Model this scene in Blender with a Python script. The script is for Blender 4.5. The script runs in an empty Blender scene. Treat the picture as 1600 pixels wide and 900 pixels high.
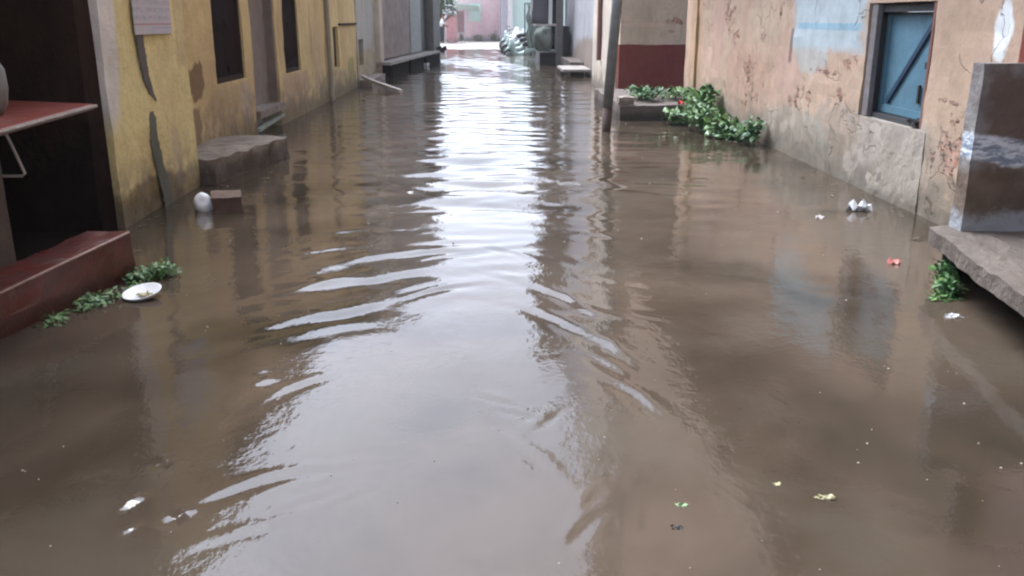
import bpy, bmesh, math, random
import numpy as np
from mathutils import Vector, noise as mnoise, Matrix
R = math.radians
rnd = random.Random(7)
sc = bpy.context.scene

# ------------------------------------------------------------------ camera, sky, sun, exposure
cam_d = bpy.data.cameras.new('camera'); cam = bpy.data.objects.new('camera', cam_d)
sc.collection.objects.link(cam); sc.camera = cam
cam.location = (0, 0, 1.5); cam.rotation_euler = (R(90 - 16.699), 0, R(-1.254))
cam_d.sensor_width = 36; cam_d.lens = 31.5; cam_d.clip_start = .05; cam_d.clip_end = 2000
cam_d.dof.use_dof = True; cam_d.dof.focus_distance = 5.5; cam_d.dof.aperture_fstop = 11

SUN_EL, SUN_AZ = 60, -40        # overcast, with the brighter part of the cloud ahead down the street
w = bpy.data.worlds.new('World'); sc.world = w; w.use_nodes = True
nt = w.node_tree; bgn = nt.nodes['Background']
sky = nt.nodes.new('ShaderNodeTexSky'); sky.sky_type = 'NISHITA'; sky.sun_disc = False
sky.sun_elevation = R(SUN_EL); sky.sun_rotation = R(SUN_AZ); sky.dust_density = 4; sky.ozone_density = 1
bw = nt.nodes.new('ShaderNodeRGBToBW'); nt.links.new(sky.outputs[0], bw.inputs[0])
gy = nt.nodes.new('ShaderNodeCombineColor')
for i, k in enumerate((.91, 1.0, 1.21)):
    m = nt.nodes.new('ShaderNodeMath'); m.operation = 'MULTIPLY'; m.inputs[1].default_value = k
    nt.links.new(bw.outputs[0], m.inputs[0]); nt.links.new(m.outputs[0], gy.inputs[i])
mx = nt.nodes.new('ShaderNodeMix'); mx.data_type = 'RGBA'; mx.inputs[0].default_value = .88
nt.links.new(sky.outputs[0], mx.inputs[6]); nt.links.new(gy.outputs[0], mx.inputs[7])
nt.links.new(mx.outputs[2], bgn.inputs[0]); bgn.inputs[1].default_value = .15
sl = bpy.data.lights.new('sun', 'SUN'); sl.energy = 1.0; sl.angle = R(40); sl.color = (1, .97, .92)
so = bpy.data.objects.new('sun', sl); sc.collection.objects.link(so)
sd = Vector((math.sin(R(SUN_AZ)) * math.cos(R(SUN_EL)), math.cos(R(SUN_AZ)) * math.cos(R(SUN_EL)), math.sin(R(SUN_EL))))
so.rotation_euler = sd.to_track_quat('Z', 'Y').to_euler(); so.location = (-6, 4, 12)
sc.view_settings.view_transform = 'Standard'; sc.view_settings.look = 'None'
sc.view_settings.exposure = 2.1; sc.view_settings.gamma = 1
sc.render.engine = 'CYCLES'; cy = sc.cycles
cy.use_denoising = True; cy.max_bounces = 8; cy.diffuse_bounces = 4; cy.glossy_bounces = 4; cy.volume_bounces = 0
cy.filter_width = 2.2; cy.sample_clamp_indirect = 10; cy.caustics_reflective = False; cy.caustics_refractive = False

# ------------------------------------------------------------------ shader helper
class G:
    def __init__(s, name):
        s.m = bpy.data.materials.new(name); s.m.use_nodes = True; s.t = s.m.node_tree
        s.b = s.t.nodes['Principled BSDF']
        s.pos = s.t.nodes.new('ShaderNodeNewGeometry').outputs['Position']
    def put(s, sock, v):
        if isinstance(v, bpy.types.NodeSocket): s.t.links.new(v, sock)
        elif isinstance(v, tuple) and len(v) == 3 and sock.type == 'RGBA': sock.default_value = (*v, 1)
        else: sock.default_value = v
    def math(s, op, a, b=0., c=0., clamp=False):
        n = s.t.nodes.new('ShaderNodeMath'); n.operation = op; n.use_clamp = clamp
        for i, v in enumerate((a, b, c)): s.put(n.inputs[i], v)
        return n.outputs[0]
    def vmath(s, op, a, b=(0, 0, 0)):
        n = s.t.nodes.new('ShaderNodeVectorMath'); n.operation = op
        s.put(n.inputs[0], a); s.put(n.inputs[1], b)
        return n.outputs[1] if op in ('LENGTH', 'DISTANCE') else n.outputs[0]
    def noise(s, scale, detail=4, rough=.55, stretch=None, off=(0, 0, 0), dist=0.):
        v = s.pos
        if stretch or off != (0, 0, 0):
            n = s.t.nodes.new('ShaderNodeMapping'); s.put(n.inputs[0], v)
            n.inputs[3].default_value = stretch or (1, 1, 1); n.inputs[1].default_value = off; v = n.outputs[0]
        n = s.t.nodes.new('ShaderNodeTexNoise'); s.put(n.inputs['Vector'], v)
        n.inputs['Scale'].default_value = scale; n.inputs['Detail'].default_value = detail
        n.inputs['Roughness'].default_value = rough; n.inputs['Distortion'].default_value = dist
        return n.outputs[0]
    def step(s, v, lo, hi, a=0., b=1.):
        n = s.t.nodes.new('ShaderNodeMapRange'); n.interpolation_type = 'SMOOTHSTEP'; n.clamp = True
        s.put(n.inputs[0], v)
        for i, k in enumerate((lo, hi, a, b)): n.inputs[i + 1].default_value = k
        return n.outputs[0]
    def mix(s, f, a, b, mode='MIX'):
        n = s.t.nodes.new('ShaderNodeMix'); n.data_type = 'RGBA'; n.blend_type = mode
        s.put(n.inputs[0], f); s.put(n.inputs[6], a); s.put(n.inputs[7], b); return n.outputs[2]
    def xyz(s):
        n = s.t.nodes.new('ShaderNodeSeparateXYZ'); s.put(n.inputs[0], s.pos); return n.outputs
    def bump(s, h, dist, strength=1.):
        n = s.t.nodes.new('ShaderNodeBump'); n.inputs['Distance'].default_value = dist; n.inputs['Strength'].default_value = strength
        s.put(n.inputs['Height'], h); s.put(s.b.inputs['Normal'], n.outputs[0])
    def out(s, col, rough=.85, spec=.3, metal=0.):
        s.put(s.b.inputs['Base Color'], col); s.put(s.b.inputs['Roughness'], rough)
        s.b.inputs['Specular IOR Level'].default_value = spec; s.b.inputs['Metallic'].default_value = metal
        return s.m

def plain(name, col, rough=.7, var=.25, scale=6., spec=.3, metal=0., dirt=(.06, .05, .04), bump=.004, tide=0.):
    g = G(name); n = g.noise(scale, 5, .65); n2 = g.noise(scale * .3, 3)
    c = g.mix(g.step(n, .3, .75, 0, var), col, dirt); c = g.mix(g.step(n2, .35, .7, 0, var), c, tuple(k * .6 for k in col))
    s0 = spec
    if tide:
        e = g.math('ADD', g.xyz()[2], g.math('MULTIPLY', g.math('SUBTRACT', g.noise(5, 5, .7, off=(2, 6, 1)), .5), tide))
        c = g.mix(g.step(e, tide * .45, tide * .95, .85, 0), c, tuple(k * .28 for k in col))
    g.bump(g.noise(scale * 5, 4), bump); return g.out(c, g.step(n, .2, .8, rough - .1, min(1, rough + .1)), spec, metal)

def plaster(name, base, second, patches=(), damp=.35, damp_shade_col=(.07, .065, .05), streak=.35, streakcol=(.16, .13, .10), axes=(1, 2), bricks=(), cracks=.0, spec=.25, damp_shade_col2=(.20, .17, .13)):
    """patches: (centre a, centre z, radius a, radius z, colour, strength, rect, raggedness)"""
    g = G(name); x = g.xyz(); A, Z = x[axes[0]], x[axes[1]]
    big = g.noise(.9, 5, .6); mid = g.noise(3.5, 6, .65); fine = g.noise(22, 5, .7)
    c = g.mix(g.step(big, .35, .68), base, second)
    c = g.mix(g.step(mid, .42, .72, 0, .45), c, tuple(k * .72 for k in base))
    c = g.mix(g.step(g.noise(7, 4, .6, off=(3, 5, 9)), .52, .7, 0, .3), c, tuple(min(.8, k * 1.2) for k in base))
    c = g.mix(g.step(fine, .45, .8, 0, .25), c, tuple(min(k, .12) * .6 for k in base))
    st = g.noise(2.2, 5, .65, stretch=(1.6, 1.6, .22))
    c = g.mix(g.step(st, .5, .75, 0, streak), c, streakcol)
    rag = g.noise(5, 6, .68, off=(7, 1, 2)); height = fine
    def mask(a, z, ra, rz, rect, k):
        u = g.math('DIVIDE', g.math('SUBTRACT', A, a), ra); v = g.math('DIVIDE', g.math('SUBTRACT', Z, z), rz)
        if rect: d = g.math('MAXIMUM', g.math('ABSOLUTE', u), g.math('ABSOLUTE', v))
        else: d = g.math('SQRT', g.math('ADD', g.math('MULTIPLY', u, u), g.math('MULTIPLY', v, v)))
        d = g.math('ADD', d, g.math('MULTIPLY', g.math('SUBTRACT', rag, .5), k))
        return d
    for (a, z, ra, rz, col, s_, rect, k) in patches:
        c = g.mix(g.step(mask(a, z, ra, rz, rect, k), .82, 1.12, s_, 0), c, g.mix(g.step(mid, .35, .7, 0, .6), col, tuple(q * .65 for q in col)))
    if bricks:
        bt = g.t.nodes.new('ShaderNodeTexBrick'); cmb = g.t.nodes.new('ShaderNodeCombineXYZ')
        g.put(cmb.inputs[0], A); g.put(cmb.inputs[1], Z); g.put(bt.inputs['Vector'], cmb.outputs[0])
        bt.inputs['Color1'].default_value = (.30, .12, .075, 1); bt.inputs['Color2'].default_value = (.38, .19, .12, 1)
        bt.inputs['Mortar'].default_value = (.16, .12, .09, 1); bt.inputs['Scale'].default_value = 1
        bt.inputs['Brick Width'].default_value = .23; bt.inputs['Row Height'].default_value = .075; bt.inputs['Mortar Size'].default_value = .012
        mm = None
        for (a, z, ra, rz) in bricks:
            m_ = g.step(mask(a, z, ra, rz, False, 6.5), .30, .5, 1, 0)
            mm = m_ if mm is None else g.math('MAXIMUM', mm, m_)
        gaps = g.step(g.noise(13, 4, .6, off=(2, 2, 2), stretch=(1, 1, 2.2)), .40, .46)
        g.mm = mm
        c = g.mix(g.math('MULTIPLY', mm, .85), c, g.mix(gaps, (.07, .04, .03), g.mix(g.step(mid, .4, .62), bt.outputs[0], (.50, .33, .26))))
        height = g.math('SUBTRACT', g.math('MULTIPLY', fine, .35), g.math('MULTIPLY', mm, g.math('SUBTRACT', 1.6, gaps)))
    if damp:  # foot band: serves damp walls and the painted shade of the shop recess
        e = g.math('ADD', Z, g.math('MULTIPLY', g.math('SUBTRACT', rag, .5), damp * 1.3))
        c = g.mix(g.step(e, damp * .1, damp * .9, .72, 0), c, damp_shade_col)
        c = g.mix(g.math('MULTIPLY', g.step(e, damp * .5, damp * 1.8, .7, 0), g.step(g.noise(4, 4, .6, off=(1, 8, 3)), .38, .6)), c, damp_shade_col2)
    if cracks:
        vo = g.t.nodes.new('ShaderNodeTexVoronoi'); vo.feature = 'DISTANCE_TO_EDGE'; vo.inputs['Scale'].default_value = 1.7
        wv = None; nn = g.t.nodes.new('ShaderNodeTexNoise'); nn.inputs['Scale'].default_value = 3; nn.inputs['Detail'].default_value = 5
        g.put(nn.inputs['Vector'], g.pos); sc_ = g.t.nodes.new('ShaderNodeVectorMath'); sc_.operation = 'SCALE'; g.put(sc_.inputs[0], nn.outputs['Color']); sc_.inputs[3].default_value = .5
        g.put(vo.inputs['Vector'], g.vmath('ADD', g.pos, sc_.outputs[0]))
        ck = g.math('MULTIPLY', g.step(vo.outputs['Distance'], .004, .016, 1, 0), g.step(g.noise(1.6, 3, .5, off=(4, 1, 7)), .50, .60))
        c = g.mix(g.math('MULTIPLY', ck, cracks), c, (.10, .07, .05)); height = g.math('SUBTRACT', height, ck)
    g.bump(g.math('ADD', height, g.math('MULTIPLY', mid, 1.4)), .012)
    return g.out(c, .88, spec)

# ------------------------------------------------------------------ object helpers
def tag(o, label=None, cat=None, group=None, kind=None):
    if label: o['label'] = label
    if cat: o['category'] = cat
    if group: o['group'] = group
    if kind: o['kind'] = kind
    return o
def empty(name, loc, label, cat, group=None):
    o = bpy.data.objects.new(name, None); o.empty_display_size = .2; sc.collection.objects.link(o); o.location = loc
    return tag(o, label, cat, group)
def root_loc(o):
    while o.parent: o = o.parent
    return Vector(o.location)
def obj(name, bm, mat, parent=None, base=None, smooth=False, bevel=0):
    me = bpy.data.meshes.new(name)
    b = root_loc(parent) if parent else Vector(base or (0, 0, 0))
    bm.transform(Matrix.Translation(-b)); bmesh.ops.recalc_face_normals(bm, faces=bm.faces[:])
    bm.to_mesh(me); bm.free(); me.materials.append(mat)
    if smooth:
        for p in me.polygons: p.use_smooth = True
    o = bpy.data.objects.new(name, me); sc.collection.objects.link(o)
    if parent: o.parent = parent
    else: o.location = b
    if bevel:
        md = o.modifiers.new('bevel', 'BEVEL'); md.width = bevel; md.segments = 2; md.limit_method = 'ANGLE'
    return o
def box(bm, x0, x1, y0, y1, z0, z1, M=None):
    vs = [bm.verts.new(v) for v in ((x0, y0, z0), (x1, y0, z0), (x1, y1, z0), (x0, y1, z0), (x0, y0, z1), (x1, y0, z1), (x1, y1, z1), (x0, y1, z1))]
    for f in ((0, 3, 2, 1), (4, 5, 6, 7), (0, 1, 5, 4), (1, 2, 6, 5), (2, 3, 7, 6), (3, 0, 4, 7)): bm.faces.new([vs[i] for i in f])
    if M: bmesh.ops.transform(bm, matrix=M, verts=vs)
    return vs
def B(*a, M=None):
    bm = bmesh.new(); box(bm, *a, M=M); return bm
def tube(bm, pts, r, seg=8, caps=True):
    pts = [Vector(p) for p in pts]; rs = r if isinstance(r, (list, tuple)) else [r] * len(pts); rings = []
    for i, p in enumerate(pts):
        d = (pts[min(i + 1, len(pts) - 1)] - pts[max(i - 1, 0)]).normalized()
        a = d.orthogonal().normalized() if i == 0 else (a - d * a.dot(d)).normalized()
        b = d.cross(a)
        rings.append([bm.verts.new(p + (a * math.cos(t) + b * math.sin(t)) * rs[i]) for t in [2 * math.pi * k / seg for k in range(seg)]])
    for i in range(len(rings) - 1):
        for k in range(seg): bm.faces.new((rings[i][k], rings[i][(k + 1) % seg], rings[i + 1][(k + 1) % seg], rings[i + 1][k]))
    if caps: bm.faces.new(rings[0][::-1]); bm.faces.new(rings[-1])
    return bm
def T(pts, r, seg=8): return tube(bmesh.new(), pts, r, seg)
def rough_box(x0, x1, y0, y1, z0, z1, step=.08, amp=.015, seed=0, freq=4.):
    """a block with an uneven, worn surface"""
    bm = bmesh.new(); box(bm, x0, x1, y0, y1, z0, z1)
    n = max(1, min(60, int(max(x1 - x0, y1 - y0) / step)))
    for ax, ln in ((0, x1 - x0), (1, y1 - y0), (2, z1 - z0)):
        k = max(0, min(80, int(ln / step)))
        lo = (x0, y0, z0)[ax]
        for i in range(1, k):
            co = [0, 0, 0]; co[ax] = lo + ln * i / k; no = [0, 0, 0]; no[ax] = 1
            bmesh.ops.bisect_plane(bm, geom=bm.verts[:] + bm.edges[:] + bm.faces[:], plane_co=co, plane_no=no)
    for v in bm.verts:
        q = v.co * freq + Vector((seed * 3.1, seed, 0)); d = mnoise.noise_vector(q) + mnoise.noise_vector(q * 3) * .4
        v.co += d * amp
    return bm
def wall_x(x, y0, y1, z0, z1, t, holes=(), step=.13, amp=.012, seed=0):
    """wall whose face lies at x, with real openings; t is its depth away from the street (signed)"""
    def cuts(a, b, extra):
        s = sorted({a, b, *[e for e in extra if a < e < b]}); o = []
        for p, q in zip(s, s[1:]):
            k = max(1, int(round((q - p) / step))); o += [p + (q - p) * i / k for i in range(k)]
        return o + [s[-1]]
    ys = cuts(y0, y1, [h[i] for h in holes for i in (0, 1)]); zs = cuts(z0, z1, [h[i] for h in holes for i in (2, 3)])
    bm = bmesh.new(); V = {}
    def vert(i, j):
        if (i, j) not in V: V[i, j] = bm.verts.new((x, ys[i], zs[j]))
        return V[i, j]
    for i in range(len(ys) - 1):
        for j in range(len(zs) - 1):
            cy_, cz_ = (ys[i] + ys[i + 1]) / 2, (zs[j] + zs[j + 1]) / 2
            if any(h[0] < cy_ < h[1] and h[2] < cz_ < h[3] for h in holes): continue
            bm.faces.new((vert(i, j), vert(i + 1, j), vert(i + 1, j + 1), vert(i, j + 1)))
    for v in bm.verts:
        q = Vector((seed, v.co.y * 1.3, v.co.z * 1.3))
        v.co.x += amp * (mnoise.noise(q) * 1.2 + mnoise.noise(q * 4) * .5 + mnoise.noise(q * 11) * .25)
        v.co.y += amp * .5 * mnoise.noise(q * 3 + Vector((5, 5, 5)))
    es = [e for e in bm.edges if e.is_boundary]
    r = bmesh.ops.extrude_edge_only(bm, edges=es)
    for v in [g for g in r['geom'] if isinstance(g, bmesh.types.BMVert)]: v.co.x = x + t
    return bm

# ------------------------------------------------------------------ materials
M = {}
PEACH, PEACH2 = (.47, .345, .25), (.44, .30, .225)
M['peach'] = plaster('peach_plaster', PEACH, PEACH2, patches=[
    (9.45, 1.55, 1.02, .36, (.42, .52, .56), .85, True, .5), (9.8, 1.15, .55, .22, (.40, .47, .48), .55, False, 1.2),
    (9.4, 1.43, .95, .035, (.18, .38, .50), .6, True, .6), (7.8, .3, 1.1, .42, (.38, .35, .31), .85, True, .9), (11.5, 1.5, .8, .3, (.50, .385, .285), .7, False, 1.3), (10.6, .9, .5, .3, (.50, .34, .27), .7, False, 1.4), (9.0, .35, .7, .35, (.30, .26, .21), .6, False, 1.5), (12.8, .25, 1.5, .22, (.25, .24, .17), .7, False, 1.2),
    (10.1, .25, 1.3, .3, (.33, .33, .28), .6, False, 1.4), (12.3, .7, 1.2, .5, (.44, .27, .20), .55, False, 1.3),
    (15.3, .9, .35, 1.4, (.42, .27, .15), .6, True, .5), (13.9, 1.3, .35, .7, (.47, .30, .25), .5, False, 1.2),
    (8.6, .5, .35, .5, (.39, .29, .21), .5, False, 1.2), (6.7, .8, .3, .9, (.42, .31, .215), .6, True, .6),
    (6.12, 1.42, .11, .2, (.75, .78, .78), .95, False, 1.0), (10.45, 1.22, .05, .2, (.16, .12, .1), .8, True, 1.0)],
    damp=.46, streak=.38, streakcol=(.28, .20, .14), cracks=.3,
    bricks=[(13.4, 1.7, .2, .3), (12.9, 1.25, .25, .16), (12.6, .95, .15, .15), (12.1, .8, .28, .12), (11.9, .55, .35, .08), (10.3, .62, .22, .1),
            (9.35, .98, .5, .05), (12.2, .42, .3, .06), (6.62, .9, .28, .04), (6.7, .38, .1, .12), (6.85, .12, .14, .1), (14.9, 1.7, .1, .1), (8.9, .8, .1, .08), (11.1, .95, .12, .05), (13.2, 1.5, .3, .3), (12.1, .85, .5, .2), (9.9, .7, .4, .08), (8.7, 1.1, .2, .1), (6.6, .6, .3, .3), (11.6, 1.3, .15, .1), (10.9, 1.55, .1, .12), (7.6, 1.75, .5, .05)])
M['sill_cement'] = plaster('grey_cement', (.38, .335, .28), (.31, .265, .22), damp=.15)
M['yellow'] = plaster('yellow_plaster', (.68, .54, .275), (.54, .40, .215), patches=[
    (9.7, .85, .28, .2, (.16, .09, .05), .8, False, 2.2), (9.6, .4, .2, .2, (.18, .11, .07), .7, False, 1.8), (10.9, .45, 1.1, .33, (.42, .32, .2), .6, False, .9),
    (11.6, .5, .3, .3, (.5, .42, .34), .7, False, .9), (14.6, .4, 1.0, .3, (.48, .34, .24), .75, True, .5), (16.5, .7, .5, .7, (.46, .36, .24), .5, False, 1.2),
    (20.4, .35, .6, .35, (.26, .28, .08), .6, False, 1.2), (18.2, .3, 1.6, .25, (.38, .32, .2), .6, False, .9)], damp=.42, streak=.55, streakcol=(.24, .18, .10))
M['yellow_front'] = plaster('yellow_front_plaster', (.78, .675, .34), (.68, .565, .29), patches=[
    (6.66, 1.55, .24, .85, (.76, .73, .70), .95, False, .45), (8.3, 1.5, .16, .4, (.55, .42, .25), .5, True, .4),
    (7.2, .1, .9, .18, (.2, .15, .07), .8, False, .9), (7.9, .35, .12, .3, (.45, .36, .3), .5, False, 1.)], damp=.34, damp_shade_col=(.06, .05, .03), streak=.3, streakcol=(.4, .29, .13))
M['pale_wall'] = plaster('pale_wall', (.45, .45, .43), (.40, .38, .33), patches=[(23, .45, 2, .35, (.42, .34, .2), .7, False, .6)], damp=.25)
M['cream'] = plaster('cream_plaster', (.60, .53, .45), (.52, .45, .38), damp=.3, streak=.3)
M['cream_side'] = plaster('cream_side_plaster', (.52, .43, .34), (.46, .37, .28), axes=(0, 2), damp=0,
    patches=[(2.9, 1.4, .5, .04, (.6, .45, .35), .5, False, .5)], bricks=[(3.5, 1.42, .16, .12), (3.42, 1.28, .14, .05)])
M['red_plinth'] = plaster('red_plinth_paint', (.17, .035, .03), (.15, .045, .035), axes=(0, 2), damp=.1, streak=.3, streakcol=(.2, .1, .08))
M['lilac'] = plaster('lilac_grey_plaster', (.42, .43, .47), (.38, .38, .41), patches=[(25, .3, 6, .75, (.24, .18, .14), .85, False, .9), (24, .25, 1.2, .3, (.3, .25, .2), .6, False, .9)], damp=.25)
M['shaded_brown_wall'] = plaster('shaded_brown_wall', (.036, .022, .016), (.020, .013, .011), axes=(0, 2), damp=.9, damp_shade_col=(.008, .007, .006), streak=.4, streakcol=(.02, .014, .012), spec=.02, damp_shade_col2=(.012, .009, .008))  # recess shade put into the colours through the damp arguments, darkest low down
M['shade_black'] = plain('shade_black_plaster', (.008, .007, .006), .95, .2, 6, .05)  # near black: shade of the shop recess and voids put into the colour
M['red_paint'] = plain('red_oxide_paint', (.22, .045, .03), .35, .35, 7, .5, bump=.003)
M['red_wet'] = plain('wet_red_paint', (.15, .034, .026), .35, .9, 9, .5, tide=.12)
M['cement'] = plain('worn_cement', (.30, .25, .215), .6, .6, 6, .4, bump=.012)
M['step_cement'] = plain('step_cement', (.30, .25, .205), .7, .7, 6, .25, bump=.014, tide=.25)
M['slab_cement'] = plain('slab_cement', (.13, .106, .087), .6, .7, 7, .4, bump=.012)
M['wet_cement'] = plain('wet_cement', (.36, .32, .29), .5, .35, 6, .45, bump=.008)
M['dark_cement'] = plain('dark_cement', (.13, .105, .09), .7, .5, 5, .3, bump=.01, tide=.15)
M['shutter'] = plain('maroon_wood', (.014, .006, .006), .9, .3, 8, .04)
M['frame_wood'] = plain('dark_frame_wood', (.035, .02, .016), .8, .4, spec=.1)
M['door_grey'] = plain('grey_door_paint', (.24, .20, .18), .7, .3)
M['blue'] = plain('blue_door_paint', (.095, .215, .29), .55, .35, 5, .4)
M['blue_dark'] = plain('dark_blue_paint', (.02, .05, .095), .5, .2)
M['blue_grey'] = plain('shaded_worn_frame', (.05, .055, .06), .7, .5, 9)  # worn frame with the window recess's shade put into its dark colour
M['post_grey'] = plain('worn_grey_post', (.21, .20, .20), .8, .6, 12, dirt=(.10, .05, .045))
M['iron'] = plain('dark_iron', (.025, .024, .025), .6, .3, 9, .25)
M['galv'] = plain('grey_steel', (.24, .26, .26), .5, .35, 7, .5, .3)
M['rust'] = plain('rusty_steel', (.06, .035, .028), .7, .4)
M['pipe_grey'] = plain('grey_pipe', (.30, .28, .22), .6, .3)
M['pipe_red'] = plain('red_brown_pipe', (.20, .09, .07), .6, .3)
M['roller'] = plain('grey_brown_shutter', (.33, .265, .24), .65, .35, 3)
M['panel_green'] = plain('grey_green_panel', (.36, .38, .36), .6, .3)
M['col_grey'] = plain('grey_column_paint', (.17, .16, .155), .7, .3)
M['black'] = plain('black_metal', (.012, .012, .014), .5, .1)
M['white'] = plain('white_plastic', (.78, .79, .8), .4, .12, 9, .5)
M['white_wood'] = plain('white_painted_wood', (.55, .51, .48), .6, .25, 8)
M['pinkp'] = plain('pink_plastic', (.75, .32, .28), .4, .1)
M['leaf_dead'] = plain('yellow_paper', (.50, .46, .28), .5, .2)
M['green_scrap'] = plain('green_leaf_scrap', (.22, .32, .18), .5, .2)
M['stain_strip'] = plain('cement_strip', (.12, .11, .10), .8, .3, 12)
M['stain_strip2'] = plain('green_grey_strip', (.13, .14, .11), .8, .3, 12)
M['brick'] = plain('loose_brick', (.14, .085, .062), .7, .5, 9, .3, bump=.01)
M['skin'] = plain('skin', (.25, .13, .08), .6, .05)
M['shirt'] = plain('white_shirt', (.75, .74, .74), .8, .05)
M['trousers'] = plain('dark_blue_trousers', (.02, .035, .05), .8, .1)
M['hair'] = plain('black_hair', (.01, .01, .01), .6, .05)
M['rubber'] = plain('tyre_rubber', (.02, .02, .02), .8, .1)
M['pink'] = plaster('pink_wall', (.72, .52, .53), (.68, .50, .52), axes=(0, 2), damp=.3, damp_shade_col=(.4, .35, .3), streak=.15)
M['pink_red'] = plaster('red_pink_wall', (.66, .33, .33), (.62, .34, .34), axes=(0, 2), damp=.3, damp_shade_col=(.4, .35, .3), streak=.15)
M['far_grey'] = plaster('far_grey_wall', (.46, .44, .48), (.42, .40, .43), axes=(0, 2), damp=.2, streak=.2)
M['far_white'] = plaster('far_white_wall', (.68, .64, .64), (.62, .58, .58), axes=(0, 2), damp=.2, streak=.1)
M['sheet_mint'] = plain('mint_sheet', (.52, .66, .60), .4, .1)
M['sheet_grey'] = plain('dark_grey_tarp', (.13, .13, .15), .6, .2)
M['sack'] = plain('grey_green_sacking', (.20, .23, .20), .8, .2, 4)
M['cloth_green'] = plain('pale_green_cloth', (.33, .40, .34), .8, .15, 3)
M['tin'] = plain('blue_grey_tin', (.25, .28, .30), .4, .2, 3, .5, .3)
M['scooter_pale'] = plain('pale_teal_paint', (.33, .43, .39), .35, .1, spec=.6)
M['bark'] = plain('bark', (.10, .075, .05), .9, .3)
M['brown_heap'] = plain('brown_cover', (.16, .11, .10), .8, .3)

def leafmat(name, a, b):
    g = G(name); c = g.mix(g.step(g.noise(9, 2), .35, .65), a, b); c = g.mix(g.step(g.noise(14, 2, off=(3, 3, 3)), .60, .68, 0, .75), c, (b[0] * 1.9, b[1] * 1.1, b[2] * .9)); m = g.out(c, .45, .4)
    g.b.inputs['Subsurface Weight'].default_value = 0; return m
M['leaf'] = leafmat('weed_leaf', (.03, .105, .025), (.10, .19, .055))
M['leaf_dark'] = leafmat('dark_leaf', (.02, .08, .025), (.07, .17, .05))
M['tree_leaf'] = leafmat('tree_leaf', (.06, .12, .05), (.14, .22, .09))

def poster_mat():
    g = G('poster_paper'); x = g.xyz(); Y, Z = x[1], x[2]
    c = g.mix(g.step(g.noise(5, 3), .4, .65, 0, .7), (.50, .45, .50), (.42, .44, .47))
    rows = g.math('FRACT', g.math('MULTIPLY', Z, 17.)); letters = g.step(g.noise(1, 3, .8, stretch=(1, 55, 20)), .48, .56)
    ink = g.math('MULTIPLY', g.step(rows, .35, .5), letters)
    ink = g.math('MULTIPLY', ink, g.step(Z, 1.49, 1.5))
    c = g.mix(g.math('MULTIPLY', ink, .5), c, (.16, .16, .2))
    ln = g.math('MULTIPLY', g.step(Z, 1.453, 1.457), g.step(Z, 1.466, 1.470, 1, 0))
    c = g.mix(g.math('MULTIPLY', ln, .8), c, (.42, .16, .2))
    ln = g.math('MULTIPLY', g.math('MULTIPLY', g.step(Z, 1.426, 1.43), g.step(Z, 1.436, 1.440, 1, 0)), g.step(Y, 7.55, 7.6))
    return g.out(g.mix(g.math('MULTIPLY', ln, .5), c, (.3, .22, .45)), .5, .4)
M['poster'] = poster_mat()

def parapet_mat():
    g = G('parapet_cement'); x = g.xyz(); X, Z = x[0], x[2]
    mid = g.noise(4, 6, .65); rag = g.noise(6, 6, .7, off=(4, 4, 1)); fine = g.noise(25, 4)
    c = g.mix(g.step(mid, .35, .65), (.22, .21, .20), (.14, .125, .12))
    u = g.math('DIVIDE', g.math('SUBTRACT', X, 2.97), .17); v = g.math('DIVIDE', g.math('SUBTRACT', Z, .92), .3)
    d = g.math('ADD', g.math('MAXIMUM', g.math('ABSOLUTE', u), g.math('ABSOLUTE', v)), g.math('MULTIPLY', g.math('SUBTRACT', rag, .5), 2.))
    c = g.mix(g.step(d, .7, 1.15, .85, 0), c, (.12, .085, .065))
    low = g.step(Z, .62, .70, .9, 0); c = g.mix(low, c, g.mix(g.step(mid, .4, .6), (.10, .07, .05), (.15, .11, .08)))
    base = g.step(g.math('ADD', Z, g.math('MULTIPLY', g.math('SUBTRACT', rag, .5), .3)), .36, .46, .8, 0)
    c = g.mix(base, c, (.28, .30, .32))
    zc = g.math('ADD', g.math('MULTIPLY', X, -.17), 1.27)   # sloping whitewashed band
    b = g.math('ABSOLUTE', g.math('SUBTRACT', Z, zc)); b = g.math('ADD', b, g.math('MULTIPLY', g.math('SUBTRACT', rag, .5), .12))
    c = g.mix(g.step(b, .05, .09, .95, 0), c, g.mix(g.step(g.noise(9, 5, .7, stretch=(1, 1, 3)), .42, .58), (.20, .24, .30), (.60, .64, .68)))
    g.bump(g.math('ADD', fine, mid), .01); return g.out(c, .9, .12)
M['parapet'] = parapet_mat()

# ------------------------------------------------------------------ ground and water
def ground():
    g = G('wet_street_silt'); n = g.noise(.8, 5); c = g.mix(n, (.26, .24, .22), (.36, .34, .32))
    g.bump(g.noise(3, 6, .7), .03); m = g.out(c, g.step(g.noise(.6, 4), .35, .65, .22, .6), .5)
    bm = bmesh.new(); ys = [-150, -60, -20, 0, 20, 38, 41, 43, 45, 46, 47, 48, 50, 53, 57, 62, 70, 90, 130, 200, 300]
    xs = [-300, -150, -60, -30, -12, -6, -4, -3, -2, -1, 0, 1, 2, 3, 4, 6, 12, 30, 60, 150, 300]
    def z(x, y):
        if y < 38: b = -.38
        elif y < 49: b = -.38 + (y - 38) / 11 * .41
        else: b = .03 + min(.12, (y - 49) * .006)
        return b + (.012 * mnoise.noise(Vector((x, y * .3, 0))) if y < 100 else 0)
    V = [[bm.verts.new((x, y, z(x, y))) for x in xs] for y in ys]
    for j in range(len(ys) - 1):
        for i in range(len(xs) - 1): bm.faces.new((V[j][i], V[j][i + 1], V[j + 1][i + 1], V[j + 1][i]))
    tag(obj('ground', bm, m, smooth=True), kind='structure')
ground()

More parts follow.
